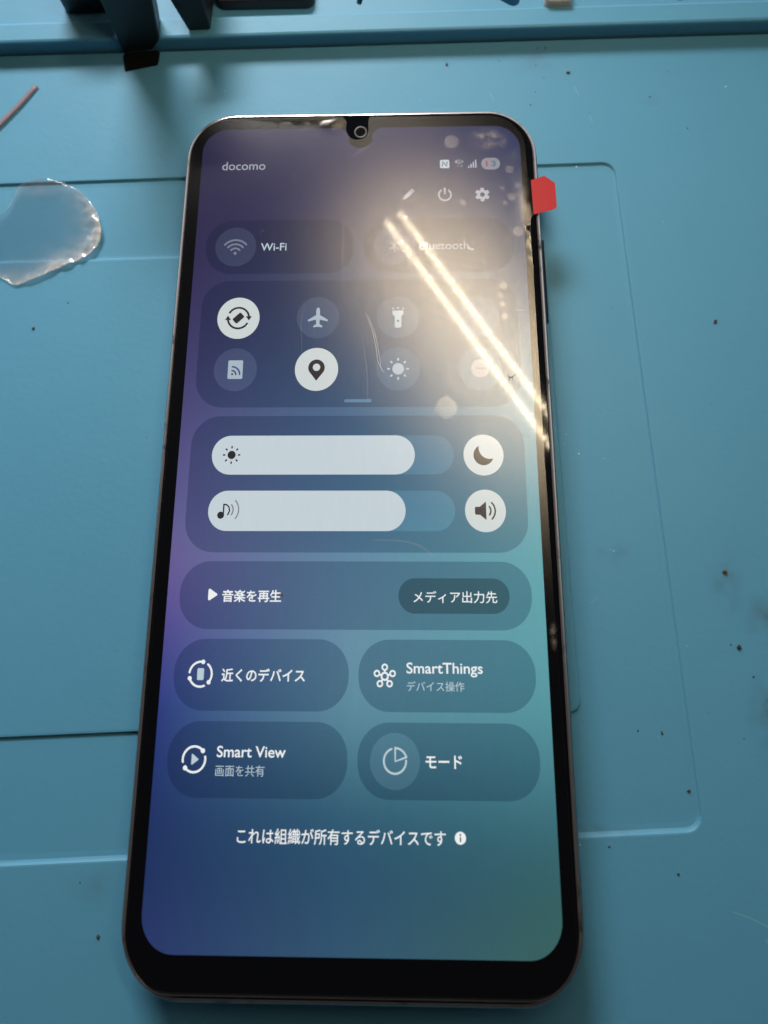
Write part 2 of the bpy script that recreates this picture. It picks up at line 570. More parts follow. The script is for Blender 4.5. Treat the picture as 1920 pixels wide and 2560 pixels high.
# lit area with the drop-shaped notch at the top edge
def display_outline():
    r = 58
    pts = []
    def arc(cx, cy, rr_, a0, a1, n=14):
        for k in range(n + 1):
            a = math.radians(a0 + (a1 - a0) * k / n)
            pts.append((cx + rr_ * math.cos(a), cy - rr_ * math.sin(a)))
    arc(r, 1560 - r, r, 270, 180)
    arc(r, r, r, 180, 90)
    # notch (left fillet, bowl, right fillet)
    arc(360 - 52, 26, 26, 90, 10, 8)
    arc(360, 22, 29, 200, 340, 18)
    arc(360 + 52, 26, 26, 170, 90, 8)
    arc(720 - r, r, r, 90, 0)
    arc(720 - r, 1560 - r, r, 0, -90)
    return pts
outl = [(ux(u), vy(q)) for u, q in display_outline()]
v2, f2 = cdt(outl, 6.0)
display = mesh_obj("display", [(x, y, ZD + .012) for x, y in v2], f2, M_WALL, phone)

Z1, Z2, Z3, Z4 = .024, .036, .048, .060
M_GLARE_DIM = lit("lit_glare_dimmed", col=(150, 156, 170))  # colour dimmed for marks under the lamp's glare
def panel(u0, v0, u1, v1, r, mat=M_PANEL, z=Z1, name="panel"):
    s = Shape(); s.rr(u0, v0, u1, v1, r); return s.build(name, mat, display, z)
panel(24, 224, 350.5, 348, 58, name="wifi_panel")
panel(369.5, 224, 696, 348, 58, name="bluetooth_panel")
panel(24, 364, 696, 635.5, 58, name="toggle_panel")
panel(24, 653, 696, 915.5, 58, name="slider_panel")
panel(24, 931.5, 696, 1052.5, 57, name="media_panel")
panel(24, 1069, 351, 1190, 57, name="nearby_devices_panel")
panel(369, 1069, 696, 1190, 57, name="home_control_panel")
panel(24, 1207, 351, 1329, 57, name="screen_share_panel")
panel(369, 1207, 696, 1329, 57, name="modes_panel")
panel(443.5, 961.5, 654, 1024, 31, M_PILL, Z2, "media_output_button")
panel(68, 692.5, 555, 769, 38.2, M_TRACK, Z2, "brightness_slider_track")
panel(68, 692.5, 477, 769, 38.2, M_SLID, Z3, "brightness_slider_fill")
panel(68, 800, 555, 876, 38, M_TRACK, Z2, "volume_slider_track")
panel(68, 800, 458, 876, 38, M_SLID, Z3, "volume_slider_fill")

def button(u, v_, r, mat, name="round_button", z=Z2):
    s = Shape(); s.disc(u, v_, r, n=64); return s.build(name, mat, display, z)
button(89.7, 286, 45, M_OFF)
button(435.7, 286, 45, M_OFF)
COLS, ROWS = (105, 274.5, 444, 613.3), (446.5, 557)
for r_, row in enumerate(ROWS):
    for c_, cu in enumerate(COLS):
        on = (r_, c_) in ((0, 0), (1, 1))
        button(cu, row, 45, M_ON if on else M_OFF)
button(614, 731.3, 39.8, M_ON)
button(614, 838, 39.8, M_ON)
button(436.5, 1268.5, 45, M_OFF)

def icon(name, mats, z=Z4):
    s = Shape()
    s.fin = lambda: s.build(name, mats, display, z)
    return s
# status bar -------------------------------------------------
s = icon("contactless_icon", [M_TXT2, lit("lit_contactless_gap", (.8, .8, .8), (0, 0, 0))])
s.rr(539, 83.5, 560, 104, 3.5)
s.stroke([(544.5, 99.5), (544.5, 88), (554.5, 99.5), (554.5, 88)], 3.4, 1, .004, False)
s.fin()
s = icon("data_arrows_icon", [M_ICND])
s.poly([(575, 100), (578.5, 96.5), (582, 100)]); s.poly([(583.5, 97), (587, 104), (590.5, 97)])
s.fin()
s = icon("signal_icon", [M_STAT])
for k in range(4):
    s.rr(601.5 + 5.3 * k, 99 - 5.0 * k, 604.7 + 5.3 * k, 104, 1.2)
s.fin()
s = icon("battery_icon", [M_BAT], Z3)
s.rr(631.3, 79.8, 673.3, 108.6, 14.3); s.fin()
# header buttons ----------------------------------------------
s = icon("pencil_icon", [M_STAT])
c, q = math.cos(math.radians(-46)), math.sin(math.radians(-46))
def pr(x, y): return (467 + x * c - y * q, 167.5 + x * q + y * c)
s.poly([pr(-8, -4.4), pr(10, -4.4), pr(10, 4.4), pr(-8, 4.4)])
s.poly([pr(-8, -4.4), pr(-8, 4.4), pr(-15.5, 0.6), pr(-15.5, -.6)])
s.poly([pr(11.6, -4.4), pr(15, -4.4), pr(16, -3), pr(16, 3), pr(15, 4.4), pr(11.6, 4.4)])
s.fin()
s = icon("power_icon", [M_STAT])
s.arc(548.5, 168.5, 13.4, 128, 412, 3.8); s.stroke([(548.5, 153.5), (548.5, 166)], 3.8, 0, .002); s.fin()
s = icon("gear_icon", [M_STAT, M_WALL])
pts = []
for k in range(6):
    for (da, rr_) in ((-21, 11.8), (-14, 16.6), (14, 16.6), (21, 11.8)):
        a = math.radians(90 + 60 * k + da)
        pts.append((631.3 + rr_ * math.cos(a), 169 - rr_ * math.sin(a)))
s.poly(pts); s.disc(631.3, 169, 5.4, 1, .004); s.fin()
# wifi ----------------------------------------------------------
def waves(s, u, v_, radii, a0, a1, w, mi=0):
    for r_ in radii: s.arc(u, v_, r_, a0, a1, w, mi)
s = icon("wifi_icon", [M_ICND])
s.disc(89, 301, 3.6); waves(s, 89, 302, (12.5, 22, 31.5), 42, 138, 4.2); s.fin()
s = icon("bluetooth_icon", [M_ICND])  # icon colour dimmed to imitate wash-out by the lamp glare
s.stroke([(427, 277), (444.5, 294.5), (436, 303), (436, 269), (444.5, 277.5), (427, 295)], 3.2); s.fin()
# toggles -------------------------------------------------------
cu, cv = COLS[0], ROWS[0]
s = icon("rotate_icon", [M_INK])
s.arc(cu, cv, 22.5, 10, 152, 4.2, 0, 0, False); s.arc(cu, cv, 22.5, 190, 332, 4.2, 0, 0, False)
s.poly([(cu + 15.5, cv - 4), (cu + 28.5, cv - 4), (cu + 22.5, cv + 5.5)]); s.poly([(cu - 15.5, cv + 4), (cu - 28.5, cv + 4), (cu - 22.5, cv - 5.5)])
s.rr(cu - 11.5, cv - 7, cu + 11.5, cv + 7, 3, 0, .002, math.radians(-43)); s.fin()
cu = COLS[1]
s = icon("airplane_icon", [M_ICN])
half = [(0, -22), (2.6, -20.5), (4, -16), (4, -5.5), (20.5, 4.5), (21.5, 8.5), (4, 4.5), (3.4, 14), (9.5, 18.3), (9.5, 21.5), (1.4, 20), (0, 21)]
for sg in (1, -1):
    P_ = [(cu + sg * x, cv + y) for x, y in half]
    # the two halves split into convex-ish pieces
    for idx in ((0, 1, 2, 3, 6, 7, 10, 11), (3, 4, 5, 6), (7, 8, 9, 10)):
        s.poly([P_[i] for i in idx])
s.fin()
cu = COLS[2]
s = icon("torch_icon", [M_ICN, M_OFF])
s.poly([(cu - 11.5, cv - 14), (cu + 11.5, cv - 14), (cu + 11.5, cv - 7), (cu + 7, cv - 1), (cu - 7, cv - 1), (cu - 11.5, cv - 7)])
s.rr(cu - 7, cv - 3, cu + 7, cv + 23, 3.5, 0, .001); s.disc(cu, cv + 8.5, 2.6, 1, .004)
for k in (-1, 0, 1): s.disc(cu + 10.5 * k, cv - 18.5 - (1 if k == 0 else 0), 1.7)
s.fin()
cu, cv = COLS[0], ROWS[1]
s = icon("cast_card_icon", [M_ICN, M_OFF])
s.rr(cu - 15.5, cv - 19.5, cu + 15.5, cv + 19.5, 2.6)
s.disc(cu - 6, cv + 9.5, 2.3, 1, .004); s.arc(cu - 7, cv + 10.5, 8.5, 2, 88, 3.3, 1, .004); s.arc(cu - 7, cv + 10.5, 16.5, 2, 88, 3.3, 1, .004); s.fin()
cu = COLS[1]
s = icon("location_pin_icon", [M_INK, M_ON])
P_ = []
for k in range(25):
    a = math.radians(-28 + 236 * k / 24)
    P_.append((cu + 17.2 * math.cos(a), cv - 3.2 - 17.2 * math.sin(a)))
P_.append((cu, cv + 24))
s.poly(P_); s.disc(cu, cv - 4, 7.7, 1, .004); s.fin()
cu = COLS[2]
s = icon("sun_icon", [M_ICN, M_TXT2])
s.disc(cu, cv, 12, 0); 
for k in range(8):
    a = math.radians(45 * k); s.stroke([(cu + 18.6 * math.cos(a), cv + 18.6 * math.sin(a)), (cu + 21 * math.cos(a), cv + 21 * math.sin(a))], 4)
P_ = [(cu + 12 * math.cos(math.radians(a)), cv - 12 * math.sin(math.radians(a))) for a in range(-135, 46, 10)]
P_ += [(cu - 2.5 + 9 * math.cos(math.radians(a)), cv - 2.5 - 9 * math.sin(math.radians(a))) for a in range(40, -131, -10)]
s.fin()
cu = COLS[3]
s = icon("do_not_disturb_icon", [M_GLARE_DIM, M_INK2])
s.disc(cu, cv, 19); s.stroke([(cu - 9.5, cv), (cu + 9.5, cv)], 3.4, 1, .004); s.fin()
s = icon("drag_handle", [lit("lit_handle", (1.0, 1.12, 1.15), (.045, .07, .085))], Z3)
s.rr(333.3, 619.3, 389.5, 625.8, 3.2); s.fin()
# sliders -------------------------------------------------------
s = icon("brightness_icon", [M_INK])
s.disc(108, 730.5, 8.2)
for k in range(8):
    a = math.radians(45 * k); s.stroke([(108 + 14 * math.cos(a), 730.5 + 14 * math.sin(a)), (108 + 16.4 * math.cos(a), 730.5 + 16.4 * math.sin(a))], 3)
s.fin()
s = icon("music_note_icon", [M_INK, M_INK2])
s.disc(93.3, 846.5, 6.8); s.stroke([(98.6, 847), (98.6, 826)], 2.8, 0, .001)
s.stroke([(98.6, 826), (104, 826.6), (109, 831), (110.6, 838), (107.5, 845.5)], 2.8, 0, .002)
s.arc(103, 836.5, 14.5, -38, 42, 2.6, 1); s.arc(103, 836.5, 25.5, -40, 44, 2.4, 1); s.fin()
s = icon("moon_icon", [M_INK])
P_ = [(614 + 20 * math.cos(math.radians(a)), 731.5 - 20 * math.sin(math.radians(a))) for a in range(112, 343, 6)]
P_ += [(614 + 12.2 + 21.5 * math.cos(math.radians(a)), 731.5 - 14 - 21.5 * math.sin(math.radians(a))) for a in range(284, 166, -6)]
s.poly(P_)
s.fin()
s = icon("speaker_icon", [M_INK])
s.rr(603 - 9.5, 838 - 7.5, 603 + 5, 838 + 7.5, 3); s.poly([(602, 831.5), (615.5, 820.5), (615.5, 855.5), (602, 844.5)], 0, .001)
s.arc(612, 838, 12.5, -38, 38, 3.1); s.arc(612, 838, 21, -46, 46, 3.1); s.fin()
# media -----------------------------------------------------------
s = icon("play_icon", [M_TXT])
s.poly([(79.2, 983.5), (80.5, 981.6), (82.5, 981.4), (96, 990.2), (96.6, 991.6), (96, 993), (82.5, 1001.8), (80.3, 1001.6), (79.2, 999.8)]); s.fin()
# nearby devices
cu, cv = 74.4, 1129.3
s = icon("nearby_devices_icon", [M_TXT, M_TXT2])
for k in range(3):
    a0 = 80 - 120 * k
    s.arc(cu, cv, 21, a0, a0 + 92, 3.6, 0, 0); a = math.radians(a0); s.disc(cu + 21 * math.cos(a), cv - 21 * math.sin(a), 3.8, 0, .002)
s.rr(cu - 6.2, cv - 10, cu + 6.2, cv + 10, 2.4, 1); s.fin()
cu, cv = 417.8, 1131
s = icon("home_control_icon", [M_TXT])
s.arc(cu, cv, 6, 0, 360, 3.2, cap=False)
for k in range(5):
    a = math.radians(90 + 72 * k); ca, sa = math.cos(a), -math.sin(a)
    s.stroke([(cu + 7.3 * ca, cv + 7.3 * sa), (cu + 11 * ca, cv + 11 * sa)], 3.2, 0, .001, False); s.arc(cu + 15.2 * ca, cv + 15.2 * sa, 4.6, 0, 360, 2.9, cap=False)
s.fin()
cu, cv = 72.8, 1268.4
s = icon("screen_share_icon", [M_TXT, M_TXT2])
for k in range(2):
    a0 = 42 + 180 * k
    s.arc(cu, cv, 20.5, a0, a0 + 150, 3.6); a = math.radians(a0); s.disc(cu + 20.5 * math.cos(a), cv - 20.5 * math.sin(a), 4.0, 0, .002)
s.poly([(cu - 4.6, cv - 8), (cu - 3.6, cv - 9), (cu + 8, cv - .8), (cu + 8, cv + .8), (cu - 3.6, cv + 9), (cu - 4.6, cv + 8)], 1); s.fin()
cu, cv = 436.5, 1268.2
s = icon("modes_icon", [M_TXT2])
s.arc(cu, cv, 20, 108, 362, 3.4)
s.stroke([(cu + .5, cv - 21), (cu + .5, cv + .5), (cu + 20.5, cv - 6.2)], 3.4, 0, .002)
s.arc(cu + .5, cv + .5, 21, 18, 90, 3.4, 0, .001); s.fin()
s = icon("info_icon", [M_TXT, M_INK])
s.disc(550.8, 1385.3, 9.7); s.disc(550.8, 1380.4, 1.5, 1, .004); s.rr(549.7, 1383.2, 552, 1391, .8, 1, .004); s.fin()

# writing -----------------------------------------------------------
def text(body, u0, u1, v0, v1, mat, bold=0.0, name="text_line", z=Z4):
    cu_ = bpy.data.curves.new(name, 'FONT')
    cu_.body = body
    cu_.size = 1.0
    cu_.offset = bold
    cu_.resolution_u = 4
    cu_.fill_mode = 'FRONT'
    ob = bpy.data.objects.new(name, cu_)
    COL.objects.link(ob)
    dg = bpy.context.evaluated_depsgraph_get()
    me = bpy.data.meshes.new_from_object(ob.evaluated_get(dg))
    bpy.data.objects.remove(ob)
    bpy.data.curves.remove(cu_)
    xs = [p.co.x for p in me.vertices]; ys = [p.co.y for p in me.vertices]
    if not xs: return None
    x0, x1, y0, y1 = min(xs), max(xs), min(ys), max(ys)
    X0, X1, Y0, Y1 = ux(u0), ux(u1), vy(v1), vy(v0)
    for p in me.vertices:
        p.co = ((X0 + (p.co.x - x0) / (x1 - x0) * (X1 - X0)) * MM, (Y0 + (p.co.y - y0) / (y1 - y0) * (Y1 - Y0)) * MM, (ZD + z) * MM)
    me.materials.clear(); me.materials.append(mat)
    me.update()
    o = bpy.data.objects.new(name, me)
    COL.objects.link(o); o.parent = display
    return o
text("docomo", 47.5, 145.3, 82, 102.4, M_STAT, 0.0)
text("4G+", 572, 592, 83.5, 93.8, M_STAT, 0.008)
text("1", 641.5, 645.5, 87.5, 101, M_RED, 0.03, z=Z4)
text("3", 653.5, 664, 87, 101.5, M_NAVY, 0.03, z=Z4)
text("Wi-Fi", 145, 201.2, 278.2, 295.6, M_TXT2, 0.010)
text("Bluetooth", 491, 597.6, 278.2, 296.6, M_GLARE_DIM, 0.010)  # glare wash-out put into the letter colour
text("音楽を再生", 106.3, 219.5, 983, 1004.8, M_TXT, 0.017)
text("メディア出力先", 472, 630.4, 984, 1005.3, M_TXT, 0.006)
text("近くのデバイス", 113.8, 269.7, 1119.2, 1141.8, M_TXT, 0.017)
text("SmartThings", 458, 598.8, 1107.6, 1131.8, M_TXT, 0.010)
text("デバイス操作", 458.4, 564.3, 1139, 1155.8, M_TXT2, 0.0)
text("Smart View", 113.8, 239, 1246.6, 1264.8, M_TXT, 0.010)
text("画面を共有", 113, 201.6, 1277.2, 1294.8, M_TXT2, -0.004)
text("モード", 491.6, 557, 1258.6, 1279.6, M_TXT, 0.017)
text("これは組織が所有するデバイスです", 158, 525.3, 1374, 1398, M_TXT, 0.007)

# ------------------------------------------------------------------ front camera
cam_ring = principled("camera_ring", (0.06, 0.058, 0.054, 1), 0.45, 0.1)
cam_lens = principled("camera_lens", (0.004, 0.004, 0.005, 1), 0.12, 0, .6)
V, F = [], []
for rr_, z in ((1.28, .02), (1.24, .06), (1.0, .06), (0.95, .02)):
    V += [(-.02 + rr_ * math.cos(2 * math.pi * k / 36), 65.9 + rr_ * math.sin(2 * math.pi * k / 36), ZD + z) for k in range(36)]
for i in range(3):
    for k in range(36):
        a_, b_ = i * 36 + k, i * 36 + (k + 1) % 36
        F.append((a_, b_, b_ + 36, a_ + 36))
fc = mesh_obj("front_camera", V, F, cam_ring, phone, True)
V = [(-.02 + .95 * math.cos(2 * math.pi * k / 36), 65.9 + .95 * math.sin(2 * math.pi * k / 36), ZD + .03) for k in range(36)]
mesh_obj("lens", V, [tuple(range(36))], cam_lens, fc)
# earpiece slit in the top edge of the glass
s = mesh_obj("earpiece", [(-12.6, 69.15, ZD + .02), (-4.6, 69.15, ZD + .02), (-4.6, 69.62, ZD + .02), (-12.6, 69.62, ZD + .02)], [(0, 1, 2, 3)], cam_lens, phone)

# ------------------------------------------------------------------ protective film
def film_material(name, haze, rough, clear=.055, tint=(1, 1, 1), dif=0.0, streak=True):
    mt, n, l = new_mat(name)
    for q in list(n):
        if q.type == 'BSDF_PRINCIPLED': n.remove(q)
    out = n["Material Output"]
    t = n.new("ShaderNodeTexCoord")
    tr = n.new("ShaderNodeBsdfTransparent"); tr.inputs[0].default_value = (*tint, 1)
    g1 = n.new("ShaderNodeBsdfGlossy"); g1.inputs["Roughness"].default_value = 0.045
    g2 = n.new("ShaderNodeBsdfGlossy"); g2.distribution = "BECKMANN"; g2.inputs["Roughness"].default_value = rough
    df = n.new("ShaderNodeBsdfDiffuse"); df.inputs[0].default_value = (.75, .73, .72, 1)
    g2.inputs[0].default_value = (1.0, .95, .90, 1)
    # worn surface: fine streaks rubbed along the film
    nz = n.new("ShaderNodeTexNoise"); nz.inputs["Scale"].default_value = 310; nz.inputs["Detail"].default_value = 7; nz.inputs["Roughness"].default_value = .65
    mp = n.new("ShaderNodeMapping"); mp.inputs["Scale"].default_value = (2.6, .55, 1); mp.inputs["Rotation"].default_value = (0, 0, .12)
    l.new(t.outputs["Object"], mp.inputs[0]); l.new(mp.outputs[0], nz.inputs["Vector"])
    rg = n.new("ShaderNodeMapRange"); rg.inputs[1].default_value = .30; rg.inputs[2].default_value = .72
    rg.inputs[3].default_value = haze * .9; rg.inputs[4].default_value = haze * 1.1
    l.new(nz.outputs["Fac"], rg.inputs[0])
    m1 = n.new("ShaderNodeMixShader"); l.new(rg.outputs[0], m1.inputs[0]); l.new(tr.outputs[0], m1.inputs[1]); l.new(g2.outputs[0], m1.inputs[2])
    m2 = n.new("ShaderNodeMixShader"); m2.inputs[0].default_value = clear
    l.new(m1.outputs[0], m2.inputs[1]); l.new(g1.outputs[0], m2.inputs[2])
    m3 = n.new("ShaderNodeMixShader"); m3.inputs[0].default_value = dif
    l.new(m2.outputs[0], m3.inputs[1]); l.new(df.outputs[0], m3.inputs[2])
    nb = n.new("ShaderNodeTexNoise"); nb.inputs["Scale"].default_value = 3200; nb.inputs["Detail"].default_value = 2
    l.new(t.outputs["Object"], nb.inputs["Vector"])
    bp = n.new("ShaderNodeBump"); bp.inputs["Strength"].default_value = .35; bp.inputs["Distance"].default_value = .00003
    l.new(nb.outputs["Fac"], bp.inputs["Height"])
    l.new(bp.outputs[0], g2.inputs["Normal"])
    l.new(m3.outputs[0], out.inputs[0])
    return mt
M_FILM = film_material("clear_film", .122, .31, .004, dif=.0)
fo = []
def farc(cx, cy, r, a0, a1, n=8):
    for k in range(n + 1):
        a = math.radians(a0 + (a1 - a0) * k / n); fo.append((cx + r * math.cos(a), cy + r * math.sin(a)))
farc(25.6, -64.3, 7.2, -90, 0)
fo += [(32.6, -40), (32.25, -20), (32.05, 10), (31.97, 35), (31.95, 46.4), (32.1, 47.4), (32.7, 48.0), (32.62, 55.2), (31.95, 55.7), (31.85, 58)]
farc(24.6, 61.8, 7.2, 5, 90)
fo += [(1.8, 69.05), (1.5, 68.3), (1.5, 65.7), (1.05, 64.8), (.25, 64.25), (-.7, 64.05), (-1.5, 64.2), (-2.28, 64.8), (-2.86, 65.7), (-2.88, 68.3), (-3.35, 68.8), (-3.8, 69.06)]
farc(-25.6, 61.6, 7.45, 90, 180)
fo += [(-33.0, 20), (-32.92, -20), (-32.95, -45)]
farc(-25.8, -64.3, 7.2, 180, 270)
v2, f2 = cdt(fo, 1.15, jitter=.1)
def fz(x, y):
    z = .30
    # the film lifts a little where the pull tab tugs at it, by the notch, and it waves along its right edge
    z += .28 * math.exp(-((x - 31.9) / 1.0) ** 2 - ((y - 51.5) / 4.2) ** 2)
    z += .42 * math.exp(-((x + 5.4) / 1.6) ** 2) * max(0.0, min(1.0, (y - 65.6) / 3.4)) ** 1.6
    return z
film = mesh_obj("protective_film", [(x, y, ZD + fz(x, y)) for x, y in v2], f2, M_FILM, phone, True)
film["label"] = "clear scratched protective film with air bubbles"
# its cut edge catches the light
M_EDGE = film_material("film_edge", .30, .45, .05, dif=.03)
n_ = len(fo)
V = [(x, y, ZD + fz(x, y) + .004) for x, y in fo] + [(x, y, ZD + .09) for x, y in fo]
mesh_obj("cut_edge", V, [(k, (k + 1) % n_, n_ + (k + 1) % n_, n_ + k) for k in range(n_)], M_EDGE, film)
# air bubbles trapped under it
M_BUB = film_material("air_bubble", .09, .34, .001, dif=.05)
for (x, y, r) in ((17.63, 63.4, 1.55), (19.52, 50.78, .72), (28.76, 51.79, .85), (27.06, 53.5, .42), (27.39, 50.51, .45), (29.61, 44.79, 1.1),
                  (27.56, 43.15, .3), (26.49, 34.3, .85), (25.89, 32.41, .55), (26.11, 30.89, .55), (26.4, 28.53, .6), (15.53, 12.15, 2.1), (30.0, 54.2, .6),
                  (19.04, 48.15, .35), (28.6, 57.4, .9)):
    r *= .9
    V, F = [(x, y, .18 + r * .0085)], []
    for j, (q, h) in enumerate(((.35, .17), (.65, .14), (.88, .07), (1.0, .0))):
        V += [(x + r * q * math.cos(2 * math.pi * k / 20), y + r * q * math.sin(2 * math.pi * k / 20), .18 + r * .05 * h) for k in range(20)]
    for k in range(20): F.append((0, 1 + k, 1 + (k + 1) % 20))
    for j in range(3):
        for k in range(20):
            a_, b_ = 1 + j * 20 + k, 1 + j * 20 + (k + 1) % 20
            F.append((a_, a_ + 20, b_ + 20, b_))
    mesh_obj("air_bubble", [(a, b, ZD + c_ + .14) for a, b, c_ in V], F, M_BUB, film, True)
# scratches
M_SCR = principled("scratch", (.78, .76, .73, 1), .5)
M_SCR2 = film_material("faint_scratch", .12, .4, .01, dif=.10)
M_SCR3 = film_material("fainter_scratch", .10, .4, .005, dif=.03)
def ribbon(pts, w, z, sub=6):
    P = [Vector(p) for p in pts]
    Q = []
    for i in range(len(P) - 1):
        p0, p1, p2, p3 = P[max(i - 1, 0)], P[i], P[i + 1], P[min(i + 2, len(P) - 1)]
        for s_ in range(sub):
            t = s_ / sub
            Q.append(0.5 * ((2 * p1) + (p2 - p0) * t + (2 * p0 - 5 * p1 + 4 * p2 - p3) * t * t + (3 * p1 - p0 - 3 * p2 + p3) * t ** 3))
    Q.append(P[-1])
    V, F = [], []
    for i, p in enumerate(Q):
        d = (Q[min(i + 1, len(Q) - 1)] - Q[max(i - 1, 0)]).normalized()
        k = w / 2 * (0.25 + 0.75 * math.sin(math.pi * (i + .3) / (len(Q) - .4)) ** .5)
        nr = Vector((-d.y, d.x)) * k
        V += [(p.x + nr.x, p.y + nr.y, z), (p.x - nr.x, p.y - nr.y, z)]
    for i in range(len(Q) - 1): F.append((2 * i, 2 * i + 1, 2 * i + 3, 2 * i + 2))
    return V, F
ZS = ZD + .335
for pts, w, mt in (([(1.3, 29.43), (2.53, 26.17), (3.31, 22.64), (3.64, 20.24), (4.72, 18.4)], .05, M_SCR),
                   ([(1.81, 28.86), (2.96, 25.72), (3.74, 22.2), (4.18, 19.37), (4.5, 18.61)], .045, M_SCR),
                   ([(-3.01, 49.69), (-3.03, 41.46), (-3.08, 34.05)], .07, M_SCR2),
                   ([(.75, 24.91), (1.64, 18.82), (1.8, 13.3)], .06, M_SCR2),
                   ([(-9.56, 30.79), (-10.3, 27.76), (-9.99, 22.01)], .06, M_SCR2),
                   ([(-1.79, 60.44), (.5, 61.96), (1.78, 62.94)], .07, M_SCR2),
                   ([(2.79, -9.62), (7.44, -9.74), (10.75, -10.55), (13.03, -12.23)], .30, M_SCR3),
                   ([(20.08, 41.89), (20.6, 41.38), (21.26, 41.31)], .26, M_SCR),
                   ([(21.9, 42.6), (22.4, 41.9)], .12, M_SCR2), ([(28.4, 29.6), (29.9, 29.6)], .10, M_SCR)):
    V, F = ribbon(pts, w, ZS)
    mesh_obj("scratch", V, F, mt, film)
# cloudy rubbed patch under the film's corner, many hair-fine scuffs
rs = random.Random(3)
V, F = [], []
for k in range(170):
    cx_, cy_ = rs.choice(((20, 40, 13, 16), (24, 62, 4, 2.5), (12, 48, 10, 12), (24, 20, 6, 10), (26, 36, 3, 6), (-8, 46, 16, 20)))[:2], None
    box = rs.choice(((20, 40, 11, 20), (24.8, 63, 3, 1.4), (12, 48, 10, 14), (25, 36, 3, 7), (-8, 46, 18, 18)))
    x = rs.gauss(box[0], box[2] * .5); y = rs.gauss(box[1], box[3] * .5)
    if abs(x) > 30 or y > 67 or y < 0: continue
    L = rs.uniform(.2, 1.1); a = rs.gauss(1.25, .5)
    p = [(x, y), (x + L * math.cos(a), y + L * math.sin(a))]
    v_, f_ = ribbon(p, rs.uniform(.025, .05), ZS - .01, 3)
    k0 = len(V); V += v_; F += [tuple(k0 + i for i in q) for q in f_]
sc = mesh_obj("fine_scuffs", V, F, M_SCR2, film)
sc["kind"] = "stuff"
# greasy beige smears on the film's upper right corner
def smear(cx_, cy_, rx, ry, amt, seed):
    mt, n, l = new_mat("grease_smear")
    for q in list(n):
        if q.type == 'BSDF_PRINCIPLED': n.remove(q)
    t = n.new("ShaderNodeTexCoord")
    mp = n.new("ShaderNodeMapping"); mp.vector_type = 'TEXTURE'
    mp.inputs["Location"].default_value = (cx_ * MM, cy_ * MM, 0); mp.inputs["Scale"].default_value = (rx * MM, ry * MM, 1)
    l.new(t.outputs["Object"], mp.inputs["Vector"])
    sx = n.new("ShaderNodeVectorMath"); sx.operation = 'MULTIPLY'; sx.inputs[1].default_value = (1, 1, 0); l.new(mp.outputs[0], sx.inputs[0])
    ln = n.new("ShaderNodeVectorMath"); ln.operation = 'LENGTH'; l.new(sx.outputs[0], ln.inputs[0])
    r1 = n.new("ShaderNodeMapRange"); r1.interpolation_type = 'SMOOTHSTEP'; r1.inputs[1].default_value = 1.0; r1.inputs[2].default_value = 0.1; l.new(ln.outputs["Value"], r1.inputs[0])
    nz = n.new("ShaderNodeTexNoise"); nz.noise_dimensions = '4D'; nz.inputs["W"].default_value = seed; nz.inputs["Scale"].default_value = 520; nz.inputs["Detail"].default_value = 8; nz.inputs["Roughness"].default_value = .65
    l.new(t.outputs["Object"], nz.inputs["Vector"])
    r2 = n.new("ShaderNodeMapRange"); r2.inputs[1].default_value = .42; r2.inputs[2].default_value = .66; l.new(nz.outputs["Fac"], r2.inputs[0])
    mu = n.new("ShaderNodeMath"); mu.operation = 'MULTIPLY'; l.new(r1.outputs[0], mu.inputs[0]); l.new(r2.outputs[0], mu.inputs[1])
    m3 = n.new("ShaderNodeMath"); m3.operation = 'MULTIPLY'; m3.inputs[1].default_value = amt; l.new(mu.outputs[0], m3.inputs[0])
    tr = n.new("ShaderNodeBsdfTransparent"); df = n.new("ShaderNodeBsdfDiffuse"); df.inputs[0].default_value = (.50, .44, .38, 1)
    mx = n.new("ShaderNodeMixShader"); l.new(m3.outputs[0], mx.inputs[0]); l.new(tr.outputs[0], mx.inputs[1]); l.new(df.outputs[0], mx.inputs[2])
    l.new(mx.outputs[0], n["Material Output"].inputs[0])
    o = mesh_obj("smear", [(cx_ - rx, cy_ - ry, ZS - .012), (cx_ + rx, cy_ - ry, ZS - .012), (cx_ + rx, cy_ + ry, ZS - .012), (cx_ - rx, cy_ + ry, ZS - .012)], [(0, 1, 2, 3)], mt, film)
    return o
smear(24.6, 63.6, 4.6, 3.4, .62, 1.0)
smear(31.9, -24.0, .8, 2.6, .45, 9.0)
smear(29.0, 58.2, 2.4, 5.2, .16, 2.4)
smear(26.8, 38.0, 4.2, 9.0, .12, 4.0)
smear(16.0, 50.0, 11.0, 14.0, .07, 6.0)
# red pull tab
M_TAB = principled("red_tab", (.40, .016, .022, 1), .42, 0, .4, 0, (300, .15, .0002))
tb = [(32.45, 54.95), (35.05, 55.85), (36.85, 54.5), (36.98, 54.1), (37.0, 49.7), (36.9, 49.4), (36.4, 49.0), (32.6, 48.0)]
V = [(x, y, ZD + .62 - .02 * (x - 32)) for x, y in tb] + [(x, y, ZD + .50 - .02 * (x - 32)) for x, y in tb]
n_ = len(tb)
t_o = mesh_obj("pull_tab", V, [tuple(range(n_)), tuple(reversed(range(n_, 2 * n_)))] + [(k, n_ + k, n_ + (k + 1) % n_, (k + 1) % n_) for k in range(n_)], M_TAB, film)
outward(t_o)
t_o["label"] = "red pull tab at the film's right edge"

